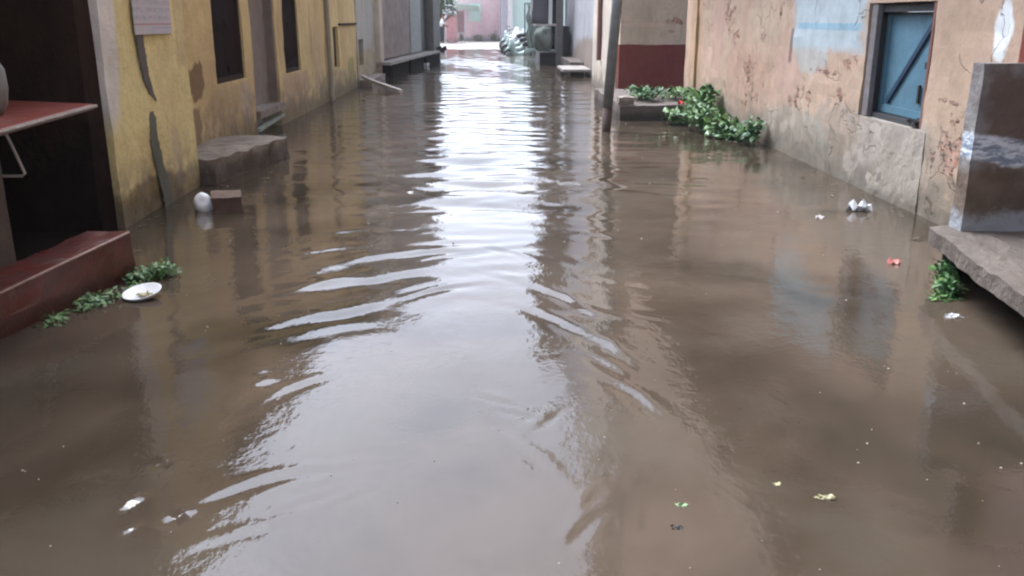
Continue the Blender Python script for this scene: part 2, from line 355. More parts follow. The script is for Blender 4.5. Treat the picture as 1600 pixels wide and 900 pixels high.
def water():
    rs = np.random.RandomState(5)
    ys = [-14., -8, -4, -1, .5]; y = 1.3
    while y < 50: ys.append(y); y += .016 + .0028 * y
    ys += [50.5, 54]
    ys = np.array(ys); xs = np.linspace(-3.3, 3.5, 300); xs = np.concatenate([[-60, -12, -5], xs, [5, 12, 60]])
    Xg, Yg = np.meshgrid(xs, ys)
    h = np.zeros_like(Xg)
    def smooth(v, a, b): t = np.clip((v - a) / (b - a), 0, 1); return t * t * (3 - 2 * t)
    # low-frequency modulation
    mod = sum(np.sin(Xg * rs.uniform(.6, 1.6) + Yg * rs.uniform(.2, .9) + rs.uniform(0, 6.3)) for _ in range(5)) / 5
    env = smooth(Yg, 5.6, 8.5) * (.75 + .9 * np.clip(mod, -.6, .6)) * np.exp(-(Xg / 2.3) ** 2 * .9) * (1 + .5 * smooth(Yg, 14, 30))
    # a train of small waves running down the street, crests bowed
    r = np.sqrt((Xg * 1.15) ** 2 + (Yg + 2) ** 2)
    for lam, s in ((1.35, .012), (.95, .018), (.62, .026), (.42, .026), (.30, .022)):
        for _ in range(3):
            th = rs.uniform(-.32, .32) * (1 + .9 * (lam < .7)); k = 2 * math.pi / (lam * rs.uniform(.85, 1.15))
            ph = k * (Yg * math.cos(th) + Xg * math.sin(th)); h += env * s / k * np.sin(ph + rs.uniform(0, 6.3) + .3 * mod)
    h += env * .02 / (2 * math.pi / .8) * np.sin(2 * math.pi / .8 * r)
    # gentle chop everywhere
    for _ in range(10):
        lam = rs.uniform(.5, 2.2); k = 2 * math.pi / lam; th = rs.uniform(0, 6.3)
        h += .0018 / k * np.sin(k * (Yg * math.cos(th) + Xg * math.sin(th)) + rs.uniform(0, 6.3))
    for _ in range(10):
        lam = rs.uniform(.14, .4); k = 2 * math.pi / lam; th = rs.uniform(-.6, .6)
        h += .004 / k * np.sin(k * (Yg * math.cos(th) + Xg * math.sin(th)) + rs.uniform(0, 6.3)) * (.5 + mod) * smooth(Yg, 4.5, 9)
    # wake arms: single ridges (x, y, direction of crest in deg from +x, half length, half width, wavelength, slope)
    WPV = sum(a_ * np.sin(Xg * p + Yg * q + f_) for a_, p, q, f_ in ((.030, 3.1, 2.3, 0), (.016, 7.3, -5.1, 1), (.010, 13., 9., 2), (.006, -24., 19., 4)))
    WPU = sum(a_ * np.sin(Xg * p + Yg * q + f_) for a_, p, q, f_ in ((.06, 2.1, 3.7, 2), (.035, 9.3, 6.1, 3), (.02, 17., -13., 5)))
    brk = .45 + .55 * np.clip(.5 + .9 * (np.sin(Xg * 8.3 + Yg * 3.1) * np.sin(Yg * 6.7 - Xg * 4.4) + .5 * np.sin(Xg * 17 + 1) * np.sin(Yg * 15)), 0, 1.4)
    for _ in range(26):   # small overlapping wavelets round the wake
        lam = rs.uniform(.10, .30); k = 2 * math.pi / lam; x0 = rs.normal(-.1, .75); y0 = rs.uniform(4.2, 9.5); th = (.55 if x0 < 0 else -.65) * min(1, abs(x0) * 1.4) + rs.normal(0, .18)
        u_ = (Xg - x0) * math.cos(th) + (Yg - y0) * math.sin(th); v_ = -(Xg - x0) * math.sin(th) + (Yg - y0) * math.cos(th) + WPV
        h += rs.uniform(.03, .07) / k * np.sin(k * v_) * np.exp(-(u_ / rs.uniform(.15, .4)) ** 2 - (v_ / (lam * rs.uniform(.5, 1.3))) ** 2)
    for _ in range(14):   # capillary rings in the near field
        lam = rs.uniform(.035, .07); k = 2 * math.pi / lam; x0 = rs.choice([rs.uniform(-1.2, -.5), rs.uniform(.2, .7), rs.uniform(-.9, .5)]); y0 = rs.uniform(2.2, 4.2); th = rs.uniform(0, 3.1)
        u_ = (Xg - x0) * math.cos(th) + (Yg - y0) * math.sin(th); v_ = -(Xg - x0) * math.sin(th) + (Yg - y0) * math.cos(th)
        h += rs.uniform(.03, .08) / k * np.sin(k * v_ + 6 * u_) * np.exp(-(u_ / .07) ** 2 - (v_ / .06) ** 2)
    def ridge(x, y, ang, L, W, lam, s, ph=0.):
        nonlocal h
        c, n = math.cos(R(ang)), math.sin(R(ang)); u = (Xg - x) * c + (Yg - y) * n; v = -(Xg - x) * n + (Yg - y) * c
        v = v + .12 * u * u / max(L, .2) + WPV * min(1, L * 2.2); u = u + WPU * min(1, L * 2.2)
        k = 2 * math.pi / lam; h += s / k * (brk if L > .3 else 1.) * 1.25 * np.sin(k * v + ph) * np.exp(-(u / L) ** 2 - (v / W) ** 2)
    for a in WAKE: ridge(*a)
    nx, ny = len(xs), len(ys)
    co = np.stack([Xg, Yg, h], -1).reshape(-1, 3).astype(np.float32)
    i = np.arange(nx - 1)[None, :] + nx * np.arange(ny - 1)[:, None]
    f = np.stack([i, i + 1, i + nx + 1, i + nx], -1).reshape(-1, 4).astype(np.int32)
    me = bpy.data.meshes.new('flood_water'); me.vertices.add(len(co)); me.vertices.foreach_set('co', co.ravel())
    me.loops.add(f.size); me.loops.foreach_set('vertex_index', f.ravel()); me.polygons.add(len(f))
    me.polygons.foreach_set('loop_start', np.arange(0, f.size, 4, dtype=np.int32))
    me.polygons.foreach_set('use_smooth', np.ones(len(f), dtype=bool)); me.update(); me.validate()
    g = G('muddy_water'); 
    a = g.noise(.55, 5, .55, dist=.6); b = g.noise(1.3, 5, .6, off=(5, 2, 0), dist=.5); d = g.noise(3.5, 5, .6, off=(1, 9, 0))
    c = g.mix(g.step(a, .36, .64), (.036, .027, .019), (.073, .054, .039))
    c = g.mix(g.step(b, .46, .66, 0, .7), c, (.060, .049, .036))
    c = g.mix(g.step(g.noise(.9, 4, .5, off=(9, 3, 0), dist=.4), .56, .70, 0, .8), c, (.024, .020, .013))
    c = g.mix(g.step(d, .5, .72, 0, .3), c, (.04, .028, .019))
    fine = g.noise(11, 4, .6, stretch=(1, .6, 1)); fine2 = g.noise(38, 3, .6)
    hh = g.math('ADD', g.math('MULTIPLY', fine, g.step(b, .4, .65, .12, 1.)), g.math('MULTIPLY', fine2, .12))
    g.bump(hh, .0030, 1.)
    g.out(c, .035, .5); g.b.inputs['IOR'].default_value = 1.42; g.b.inputs['Specular IOR Level'].default_value = .5
    me.materials.append(g.m)
    o = bpy.data.objects.new('flood_water', me); sc.collection.objects.link(o); tag(o, kind='structure')
WAKE = [
    # left arm: long slanting crests
    (-.52, 5.78, 26, .62, .15, .36, .14), (-.80, 5.18, 28, .70, .17, .40, .16), (-.84, 4.60, 30, .60, .16, .38, .14, 1.),
    (-.28, 4.98, 34, .24, .05, .16, .24), (-.30, 5.75, 30, .20, .05, .16, .2), (-1.0, 4.15, 40, .35, .12, .3, .06), (-1.1, 5.9, 24, .4, .1, .24, .06),
    (-.85, 6.5, 18, .5, .12, .28, .07), (-.7, 7.2, 12, .5, .13, .3, .07), (.6, 7.0, -18, .5, .13, .3, .07), (.65, 6.3, -26, .45, .12, .28, .08),
    # right arm
    (.12, 5.85, -50, .18, .05, .15, .22), (.30, 4.95, -56, .36, .09, .26, .17), (.42, 4.25, -60, .36, .09, .24, .18), (.60, 3.42, -64, .26, .05, .15, .20),
    (.50, 3.80, -62, .14, .045, .13, .18), (.45, 5.7, -40, .4, .1, .25, .08),
    # small eddies along the near edge of the bright strip
    (.02, 3.42, -40, .10, .03, .09, .30), (.12, 3.27, -35, .10, .03, .09, .30), (.20, 3.22, 55, .12, .03, .09, .30), (.06, 3.12, -70, .12, .03, .09, .30),
    (.16, 2.88, -60, .16, .045, .12, .26), (.25, 2.42, 60, .12, .04, .09, .14), (.42, 2.44, 80, .08, .03, .07, .15), (.30, 2.60, 70, .08, .03, .07, .12),
    (-.82, 3.58, 50, .14, .05, .13, .16), (-.62, 3.86, 5, .16, .03, .07, .06),
    (-.78, 2.74, 30, .22, .06, .12, .16), (-.62, 2.60, 35, .15, .04, .08, .13), (-.72, 2.45, 25, .18, .05, .10, .14), (-.48, 2.62, 45, .12, .03, .08, .12),
    (-1.17, 2.60, 15, .022, .05, .16, .42), (-1.17, 2.88, 10, .016, .04, .14, .42), (-.99, 2.52, -15, .02, .045, .14, .42), (-1.12, 2.44, 25, .02, .03, .12, .42), (-.98, 3.60, 10, .03, .04, .14, .38), (-1.02, 3.72, 0, .02, .03, .12, .38),
    (.55, 2.42, 20, .12, .03, .06, .10), (.60, 2.30, 10, .14, .03, .06, .10), (.45, 2.75, 75, .06, .025, .07, .2),
]
water()

# ------------------------------------------------------------------ LEFT SIDE
# near: dark open shop porch, red threshold kerb, counter
sh = empty('open_shop', (-3.6, 4, 0), 'dark open-fronted shop recess on the left before the yellow wall', 'shop')
obj('side_wall', rough_box(-7.5, -2.80, 6.35, 6.60, -.4, 3.25, .3, .012, 3), M['shaded_brown_wall'], sh)
obj('back_wall', B(-7.6, -7.4, -8, 6.3, -.4, 3.2), M['shade_black'], sh)
obj('floor', B(-7.35, -2.62, -8, 6.33, -.4, .04), M['shade_black'], sh)
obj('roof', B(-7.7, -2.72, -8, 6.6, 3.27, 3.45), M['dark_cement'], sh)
obj('lintel', B(-3.0, -2.76, -8, 6.33, 2.15, 3.25), M['shade_black'], sh)
obj('pillar', B(-3.0, -2.76, -1.2, -.7, -.4, 2.14), M['shade_black'], sh)
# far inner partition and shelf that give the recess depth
obj('shelf', B(-7.3, -6.6, 1, 6.2, 1.0, 1.06), M['shade_black'], sh)

k = rough_box(-2.62, -2.36, 2.2, 5.30, -.35, .28, .06, .012, 2, 6.)
for v in k.verts:
    v.co.x += (v.co.y - 4.16) * .207 - .05
    if v.co.z > .15: v.co.z -= .05 * (5.3 - v.co.y)
kerb = obj('red_kerb', k, M['red_wet'], base=(-2.5, 4, 0), smooth=False, bevel=.012)
obj('worn_bright_edge', T([(-2.41 + (y_ - 4.16) * .207 + .002, y_, .279 - .05 * (5.3 - y_)) for y_ in (2.3, 2.9, 3.5, 4.1, 4.7, 5.28)], .007, 6), plain('worn_bright_pink', (.42, .28, .24), .4, .6, 14), kerb)  # pale tube: worn line with the wet bright rim put into its colour
tag(kerb, 'low red painted kerb block standing in the water before the dark shop', 'kerb')

ct = empty('shop_counter', (-2.85, 4.9, .04), 'red-topped counter with a pointed corner at the left edge of the picture', 'counter')
bm = bmesh.new()
top = [(-2.46, 5.68), (-2.34, 4.3), (-2.3, 3.2), (-3.3, 3.1), (-3.25, 6.0)]
lo = [bm.verts.new((x, y, .965)) for x, y in top]; hi = [bm.verts.new((x, y, 1.0)) for x, y in top]
bm.faces.new(lo[::-1]); bm.faces.new(hi)
for i in range(5): bm.faces.new((lo[i], lo[(i + 1) % 5], hi[(i + 1) % 5], hi[i]))
obj('tabletop', bm, M['red_paint'], ct, bevel=.006)
obj('rim', T([(-3.24, 6.005, .985), (-2.45, 5.69, .985), (-2.33, 4.3, .985), (-2.29, 3.2, .985)], .011), M['cement'], ct)
obj('pedestal', rough_box(-3.2, -2.80, 4.2, 5.15, .04, .955, .1, .008, 9), M['dark_cement'], ct)
obj('wire_bracket', T([(-2.86, 5.3, .96), (-2.84, 5.37, .8), (-2.80, 5.4, .615), (-2.82, 5.40, .60), (-2.95, 5.40, .60), (-3.18, 5.38, .60)], .009), M['white'], ct)
jr = empty('water_jar', (-2.72, 5.0, 1.0), 'dull round jar on the red-topped counter at the left edge', 'jar')
bm = bmesh.new(); prof = [(0, 1.0), (.05, 1.0), (.085, 1.05), (.10, 1.14), (.095, 1.24), (.06, 1.31), (.05, 1.35), (.058, 1.37)]
seg = 20; rings = [[bm.verts.new((-2.72 + r_ * math.cos(2 * math.pi * i / seg), 5.0 + r_ * math.sin(2 * math.pi * i / seg), z_)) for i in range(seg)] for r_, z_ in prof[1:]]
for a, b in zip(rings, rings[1:]):
    for i in range(seg): bm.faces.new((a[i], a[(i + 1) % seg], b[(i + 1) % seg], b[i]))
bm.faces.new(rings[0][::-1]); obj('body', bm, M['galv'], jr, smooth=True)
obj('lid', T([(-2.72, 5.0, 1.37), (-2.72, 5.0, 1.385), (-2.72, 5.0, 1.39)], [.062, .062, .02], 20), M['tin'], jr)

# yellow house
yh = empty('yellow_house', (-3.1, 13, 0), 'stained yellow plaster house with maroon windows along the left waterside', 'house')
obj('front_room_wall', wall_x(-2.75, 6.605, 8.42, -.4, 3.3, -.6, step=.1, amp=.014, seed=4), M['yellow_front'], yh)
strip = bmesh.new()
def ribbon(bm, x, pts, wds, t=.004):
    P_, W_ = [], []
    for (a, b), (wa, wb) in zip(zip(pts, pts[1:]), zip(wds, wds[1:])):
        for i in range(9):
            f = i / 9; P_.append((a[0] + (b[0] - a[0]) * f + rnd.uniform(-.006, .006), a[1] + (b[1] - a[1]) * f)); W_.append((wa + (wb - wa) * f) * rnd.uniform(.84, 1.12))
    pts, wds = P_ + [pts[-1]], W_ + [wds[-1]]
    ls, rs_ = [], []
    for (y, z), wd in zip(pts, wds):
        ls.append([bm.verts.new((x, y - wd / 2, z)), bm.verts.new((x + t, y - wd / 2, z))]); rs_.append([bm.verts.new((x, y + wd / 2, z)), bm.verts.new((x + t, y + wd / 2, z))])
    for i in range(len(ls) - 1):
        bm.faces.new((ls[i][1], rs_[i][1], rs_[i + 1][1], ls[i + 1][1])); bm.faces.new((ls[i][0], ls[i][1], ls[i + 1][1], ls[i + 1][0])); bm.faces.new((rs_[i][1], rs_[i][0], rs_[i + 1][0], rs_[i + 1][1]))
    return bm
sp = obj('cement_strip', ribbon(bmesh.new(), -2.738, [(7.30, 1.42), (7.31, 1.2), (7.34, 1.05), (7.41, .93), (7.50, .86)], [.14, .15, .14, .10, .02]), M['stain_strip'], yh)
sp = obj('cement_strip', ribbon(bmesh.new(), -2.738, [(7.37, .79), (7.37, .74), (7.36, .55), (7.42, .35), (7.50, .15), (7.55, -.05)], [.06, .13, .17, .18, .2, .22]), M['stain_strip2'], yh)
holesL = [(10.43, 11.66, .79, 2.05), (12.04, 13.42, -.05, 2.1), (13.93, 15.02, .71, 2.05), (18.25, 18.85, .56, 1.36)]
obj('wall', wall_x(-3.1, 8.42, 21.3, -.4, 3.3, -.28, holesL, seed=2), M['yellow'], yh)
for (a, b, c, d) in (holesL[0], holesL[2]):
    f = bmesh.new()
    for q in ((a, a + .06, c, d), (b - .06, b, c, d), (a + .06, b - .06, c, c + .06), (a + .06, b - .06, d - .06, d)): box(f, -3.2, -3.125, *q)
    wo = obj('window', f, M['frame_wood'], yh)
    for i in range(2):
        y0 = a + .06 + i * (b - a - .12) / 2; y1 = y0 + (b - a - .12) / 2 - .006
        s = bmesh.new(); box(s, -3.19, -3.16, y0, y1, c + .062, d - .062)
        for zz in (c + .1, (c + d) / 2, d - .2): box(s, -3.158, -3.142, y0 + .04, y1 - .04, zz, zz + .08)
        obj('shutter', s, M['shutter'], wo)
f = bmesh.new(); box(f, -3.2, -3.15, 18.28, 18.82, .59, 1.33); wo = obj('small_window', f, M['frame_wood'], yh)
do = obj('door', B(-3.27, -3.23, 12.08, 13.38, .36, 2.08), M['door_grey'], yh)
obj('frame', (lambda f: (box(f, -3.24, -3.12, 12.04, 13.42, 2.10, 2.16), box(f, -3.24, -3.12, 12.04, 12.10, .36, 2.1), box(f, -3.24, -3.12, 13.36, 13.42, .36, 2.1), f)[-1])(bmesh.new()), M['door_grey'], do)
obj('sill', rough_box(-3.30, -3.04, 12.02, 13.44, .24, .34, .1, .006), M['cement'], do)
obj('drain_cover', B(-3.12, -3.06, 12.0, 13.5, .10, .14, M=Matrix.Translation((-3.1, 12.7, .12)) @ Matrix.Rotation(.04, 4, 'X') @ Matrix.Translation((3.1, -12.7, -.12))), plain('pale_green_bar', (.3, .36, .31), .5), yh)
obj('drainpipe', T([(-3.04, 17.4, 3.2), (-3.04, 17.4, .1), (-3.02, 17.4, .02)], .045, 10), M['pipe_grey'], yh)
obj('roof', B(-7.5, -2.78, 6.61, 21.5, 3.31, 3.42), M['dark_cement'], yh)
obj('cornice', B(-3.14, -3.06, 18.95, 21.28, 1.38, 1.42), M['frame_wood'], yh)
st = rough_box(-3.08, -2.62, 8.46, 10.25, -.35, .235, .07, .03, 5, 4.)
for v in st.verts: v.co.x += max(0, v.co.y - 8.4) * .17 * (1 if v.co.x > -2.9 else 0)
obj('front_step', st, M['step_cement'], yh, smooth=False)
ps = B(-2.735, -2.727, 7.20, 8.02, 1.385, 2.0)
po = obj('poster', ps, M['poster'], base=(-2.73, 7.6, 1.385)); tag(po, 'faded lilac paper notice with a thin red line pasted on the yellow wall', 'poster')

# pale wall beyond
ph_ = empty('pale_house', (-3.1, 23, 0), 'narrow pale grey plaster house between the yellow house and the shop platform', 'house')
obj('wall', wall_x(-3.08, 21.32, 24.9, -.4, 3.6, -.3, [(21.55, 22.3, .45, 1.05)], seed=8), M['pale_wall'], ph_)
obj('window', B(-3.3, -3.2, 21.5, 22.35, .4, 1.1), M['iron'], ph_)
obj('ledge', rough_box(-3.06, -2.80, 21.5, 24.2, -.3, .14, .12, .02, 4), M['cement'], ph_)
obj('roof', B(-7.5, -3.0, 21.52, 24.9, 3.62, 3.74), M['dark_cement'], ph_)

# raised shop, turned slightly towards the street
SO, SD = Vector((-3.15, 23, 0)), Vector((.078, 1, 0)).normalized(); SN = Vector((SD.y, -SD.x, 0))
MS = Matrix(((SD.x, SN.x, 0, SO.x), (SD.y, SN.y, 0, SO.y), (0, 0, 1, 0), (0, 0, 0, 1)))
def SB(u0, u1, v0, v1, z0, z1): return B(u0, u1, v0, v1, z0, z1, M=MS)
fs = empty('raised_shop', (-2.7, 29, 0), 'tall shuttered shop on a raised platform over dark water, far left', 'shop')
obj('wall', SB(1.9, 13, -4, -.02, .42, 7.2), M['col_grey'], fs)
obj('side_column', SB(1.55, 1.98, -.3, .10, -.4, 7.0), M['cream'], fs)
rs_ = bmesh.new(); box(rs_, 2.0, 6.7, -.018, .02, .45, 2.9, M=MS)
for i in range(24): box(rs_, 2.03, 6.67, .021, .03, .48 + i * .1, .55 + i * .1, M=MS)
obj('roller_shutter', rs_, M['roller'], fs)
obj('panel', SB(6.75, 8.9, -.017, .05, .45, 2.9), M['panel_green'], fs)
obj('dark_gap_sheet', SB(8.95, 10.4, -.017, .0, .45, 2.9), M['black'], fs)  # flat black sheet; the gap's darkness is put into its colour
obj('corner_column', SB(10.45, 12.2, -.017, .26, -.35, 3.0), M['col_grey'], fs)
obj('fascia', SB(1.99, 12.4, -.015, .16, 3.02, 4.0), M['roller'], fs)
sb = bmesh.new(); vs = box(sb, 1.5, 12.0, -.9, .36, .33, .41)
for i in range(1, 30): bmesh.ops.bisect_plane(sb, geom=sb.verts[:] + sb.edges[:] + sb.faces[:], plane_co=(1.5 + i * .35, 0, 0), plane_no=(1, 0, 0))
for v in sb.verts: v.co += mnoise.noise_vector(v.co * 2) * .02
sb.transform(MS); obj('platform', sb, M['wet_cement'], fs)
obj('void_shade_skirt', SB(1.7, 11.9, -.02, .27, -.4, .325), M['shade_black'], fs)  # black skirt added under the platform edge to paint the void's shade
for u in (1.9, 4.9, 8): obj('pier', SB(u, u + .2, .28, .34, -.4, .325), M['shade_black'], fs)
pl = T([(-3.0, 21.4, .22), (-2.66, 20.6, .16), (-1.93, 19.5, .03)], .05, 4)
for v in pl.verts: pass
tag(obj('plank', pl, M['white_wood'], base=(-2.4, 20.4, .03)), 'pale wooden plank slanting down into the water by the shop platform', 'plank')

def crumple(name, c, size, mat, label, cat, seed=0, h=.3, n=7, group=None):
    bm = bmesh.new(); r0 = random.Random(seed); V = []
    for j in range(n):
        row = []
        for i in range(n):
            u, v = i / (n - 1) * 2 - 1, j / (n - 1) * 2 - 1; rr = 1 - .35 * (abs(u * v))
            p = Vector((u * size[0] * rr, v * size[1] * rr, 0)); q = Vector((u * 1.7 + seed, v * 1.7, seed * .7))
            p.z = max(-.02, (mnoise.noise(q) + .25 + mnoise.noise(q * 2.3) * .6) * h * size[0]); p += mnoise.noise_vector(q * 2) * size[0] * .35
            row.append(bm.verts.new(p + Vector(c)))
        V.append(row)
    for j in range(n - 1):
        for i in range(n - 1): bm.faces.new((V[j][i], V[j][i + 1], V[j + 1][i + 1], V[j + 1][i]))
    ex = bmesh.ops.extrude_face_region(bm, geom=bm.faces[:])
    for v in [g_ for g_ in ex['geom'] if isinstance(g_, bmesh.types.BMVert)]: v.co.z -= .006
    return tag(obj(name, bm, mat, base=c), label, cat, group)
crumple('dark_bundle', (-1.95, 34.2, .36), (.28, .3), M['iron'], 'dark bundle on the far end of the shop platform', 'bundle', 3, 1.0)
crumple('white_bag', (-2.25, 31.0, .02), (.18, .09), M['white'], 'white plastic bag floating under the far shop platform', 'bag', 5, .5)

# brick and bag in the water
bk = rough_box(-2.30, -2.06, 7.18, 7.42, -.2, .13, .04, .012, 6, 9.)
bk.transform(Matrix.Translation((-2.18, 7.3, 0)) @ Matrix.Rotation(.25, 4, 'Z') @ Matrix.Rotation(.08, 4, 'X') @ Matrix.Translation((2.18, -7.3, 0)))
tag(obj('brick_block', bk, M['brick'], base=(-2.18, 7.3, 0)), 'wet brown brick block standing out of the water near the step', 'brick')
bg = bmesh.new(); bmesh.ops.create_icosphere(bg, subdivisions=4, radius=.08)
for v in bg.verts:
    q = v.co * 14; v.co *= 1 + .22 * mnoise.noise(q) ; v.co.z *= 1.25; v.co += Vector((-2.37, 7.30, .04))
tag(obj('plastic_bag', bg, M['white'], base=(-2.37, 7.30, 0), smooth=True), 'knotted white plastic bag leaning on the brick block', 'bag')

# ------------------------------------------------------------------ foliage
def leaves(bm, c, rad, n, size, seed, flat=.0, top=False):
    r0 = random.Random(seed); c = Vector(c)
    for i in range(n):
        while True:
            p = Vector((r0.uniform(-1, 1), r0.uniform(-1, 1), r0.uniform(-1, 1)))
            if p.length < 1: break
        if top: p.z = abs(p.z)
        p = Vector((p.x * rad[0], p.y * rad[1], p.z * rad[2])) * (.75 + .5 * mnoise.noise(p * 2.3 + Vector((seed, 0, 0))))
        if p.z + c.z < .0: continue
        s = size * r0.choice((.35, .5, .65, .8, 1.25)) * r0.uniform(.8, 1.2); a = Vector((r0.uniform(-1, 1), r0.uniform(-1, 1), r0.uniform(-.5, .7) * (1 - flat))).normalized()
        b = a.cross(Vector((r0.uniform(-.4, .4), r0.uniform(-.4, .4), 1))).normalized(); up = a.cross(b)
        o = c + p; q = [o, o + a * s * .45 + b * s * .3 + up * s * .06, o + a * s, o + a * s * .45 - b * s * .3 + up * s * .06]
        vs = [bm.verts.new(k_) for k_ in q]; bm.faces.new((vs[0], vs[1], vs[2])); bm.faces.new((vs[0], vs[2], vs[3]))
def plant(name, clumps, size, mat, label, stems=6, cat='weeds', seed=0, group=None, flat=0.):
    b = Vector(clumps[0][0]); bm = bmesh.new(); s = bm; r0 = random.Random(seed + 50)
    for i, (c, rad, n) in enumerate(clumps):
        leaves(bm, c, rad, n, size, seed + i * 7, flat)
        for k_ in range(stems):
            q = Vector(c) + Vector((r0.uniform(-.7, .7) * rad[0], r0.uniform(-.7, .7) * rad[1], r0.uniform(0, .7) * rad[2]))
            p0 = Vector((c[0] + r0.uniform(-.4, .4) * rad[0], c[1] + r0.uniform(-.4, .4) * rad[1], -.05)); tube(s, [p0, (p0 + q) / 2 + Vector((r0.uniform(-.02, .02), 0, .01)), q], [.005, .004, .002], 5)
    return tag(obj(name, bm, mat, base=(b.x, b.y, 0)), label, cat, group)
plant('weed_clump', [((-2.12, 5.25, .02), (.17, .18, .05), 520), ((-2.02, 5.30, .04), (.13, .14, .06), 420), ((-2.2, 4.75, .01), (.15, .22, .035), 420), ((-2.28, 4.45, .0), (.10, .16, .03), 200), ((-2.05, 5.0, .0), (.16, .15, .03), 300)], .035, M['leaf'], 'low green weeds in the water beside the red kerb', seed=3, flat=.2)
plant('weed_clump', [((2.57, 4.80, .04), (.10, .09, .10), 420), ((2.60, 4.92, .10), (.07, .09, .10), 260), ((2.50, 4.72, .0), (.1, .08, .05), 200)], .04, M['leaf'], 'small green weed tuft under the corner of the cement slab, right', seed=9)
plant('leafy_plant', [((3.05, 13.3, .30), (.28, .5, .20), 420), ((2.95, 12.6, .18), (.3, .5, .20), 420), ((3.1, 12.0, .12), (.28, .45, .16), 380), ((3.22, 13.6, .42), (.2, .4, .18), 260), ((2.75, 13.5, .12), (.22, .3, .14), 200)], .12, M['leaf'], 'big leafy green plant spilling over the bed beside the peach wall', stems=9, cat='plant', seed=21)
plant('leafy_plant', [((3.18, 11.3, .10), (.18, .35, .18), 260), ((3.22, 11.05, .22), (.12, .25, .16), 140), ((3.1, 11.7, .06), (.2, .3, .12), 180)], .10, M['leaf_dark'], 'smaller dark leafy plant at the foot of the peach wall', stems=8, cat='plant', seed=31)
plant('leafy_plant', [((2.55, 14.7, .36), (.32, .4, .14), 260), ((2.4, 15.05, .34), (.28, .5, .12), 200)], .10, M['leaf_dark'], 'dark green plant growing on the brick bed near the pole', cat='plant', seed=41)
plant('leafy_plant', [((3.05, 15.0, .34), (.35, .5, .13), 300), ((3.2, 14.4, .36), (.2, .4, .12), 160)], .10, M['leaf'], 'green plant on the brick bed before the red plinth', cat='plant', seed=51)
bm = rough_box(1.96, 3.36, 13.9, 17.4, -.35, .23, .16, .022, 8, 3.)
tag(obj('planting_bed', bm, M['dark_cement'], base=(2.7, 15, 0)), 'low dark brick planting bed standing in the water beside the pole', 'planter')
tag(obj('stone', rough_box(1.95, 2.17, 13.95, 14.2, .22, .36, .04, .03, 2, 7.), M['cement'], base=(2.06, 14.1, .22)), 'pale stone lying on the near corner of the planting bed', 'stone')
crumple('red_wrapper', (2.92, 14.05, .25), (.055, .055), plain('bright_red_plastic', (.6, .03, .03), .4, .1), 'bright red wrapper on the edge of the planting bed', 'wrapper', 12, .9)

# ------------------------------------------------------------------ RIGHT SIDE
ph = empty('peach_house', (3.4, 9, 0), 'long peach plaster house with crumbling brick patches and a blue window', 'house')
WH = (7.10, 8.37, .648, 1.637)
MW = Matrix(((1, 0, 0, 0), (0, 1.041, 0, 7.10 - 6.90 * 1.041), (0, 0, 1.064, .648 - .69 * 1.064), (0, 0, 0, 1)))
def MWB(bm): bm.transform(MW); return bm
obj('wall', wall_x(3.4, 4.3 + 1.55, 16.1, -.4, 3.2, .35, [WH], step=.11, amp=.02, seed=6), M['peach'], ph)
obj('wall', wall_x(3.402, -8, 4.2, -.4, 3.2, .35, [], step=.5, amp=.01, seed=7), M['peach'], ph)
obj('end_pilaster', rough_box(3.36, 3.7, 15.25, 16.0, -.4, 3.15, .15, .01, 5), M['peach'], ph)
pa = rough_box(3.395, 3.5, 7.0, 8.6, -.4, .642, .07, .016, 3, 4.)
obj('sill_patch', pa, M['sill_cement'], ph)
wf = bmesh.new()
for q in ((6.90, 6.97, .69, 1.62), (8.03, 8.12, .69, 1.62), (6.97, 8.03, .69, .73), (6.97, 8.03, 1.55, 1.62)): box(wf, 3.46, 3.58, *q)
win = obj('window', MWB(wf), M['blue_grey'], ph)
obj('reveal_post', MWB(B(3.41, 3.455, 7.96, 8.07, .70, 1.61)), M['post_grey'], win)
obj('edge_strip', MWB(B(3.405, 3.45, 6.91, 6.945, .70, 1.61)), M['pipe_red'], win)
sp_ = bmesh.new(); box(sp_, 3.545, 3.57, 6.975, 8.02, .735, 1.545)
box(sp_, 3.525, 3.544, 6.98, 7.04, .74, 1.54); box(sp_, 3.525, 3.544, 7.94, 8.01, .74, 1.54); box(sp_, 3.525, 3.544, 7.05, 7.93, .74, .80)
pn = obj('shutter_panel', MWB(sp_), M['blue'], win)
def bar_x(x0, x1, a, b, wd):
    a, b = Vector((0, *a)), Vector((0, *b)); d = (b - a).normalized(); n_ = Vector((0, -d.z, d.y)) * wd / 2
    bm = bmesh.new(); vs = [bm.verts.new((x, *(p + s * n_)[1:])) for x in (x0, x1) for p, s in ((a, 1), (a, -1), (b, -1), (b, 1))]
    bm.faces.new(vs[:4][::-1]); bm.faces.new(vs[4:])
    for i in range(4): bm.faces.new((vs[i], vs[(i + 1) % 4], vs[4 + (i + 1) % 4], vs[4 + i]))
    return bm
obj('diagonal_brace', MWB(bar_x(3.520, 3.543, (7.12, 1.50), (7.84, .83), .045)), M['blue_dark'], pn)
obj('gap_shade_strip', MWB(bar_x(3.520, 3.543, (7.13, 1.50), (7.10, .86), .03)), M['blue_dark'], pn)  # dark bar painting in the shade of the upright gap
obj('latch', MWB(bar_x(3.505, 3.519, (7.06, 1.17), (7.18, 1.15), .05)), M['iron'], pn)
obj('bolt', MWB(bar_x(3.520, 3.535, (7.27, 1.0), (7.27, .86), .03)), M['iron'], pn)
crumple('cloth_scrap', (3.45, 7.3, .69), (.07, .09), M['iron'], 'dark rag lying in the corner of the blue window', 'rag', 8, .6)
obj('roof', B(2.45, 9, -8, 16.1, 9.5, 9.8), M['dark_cement'], ph)
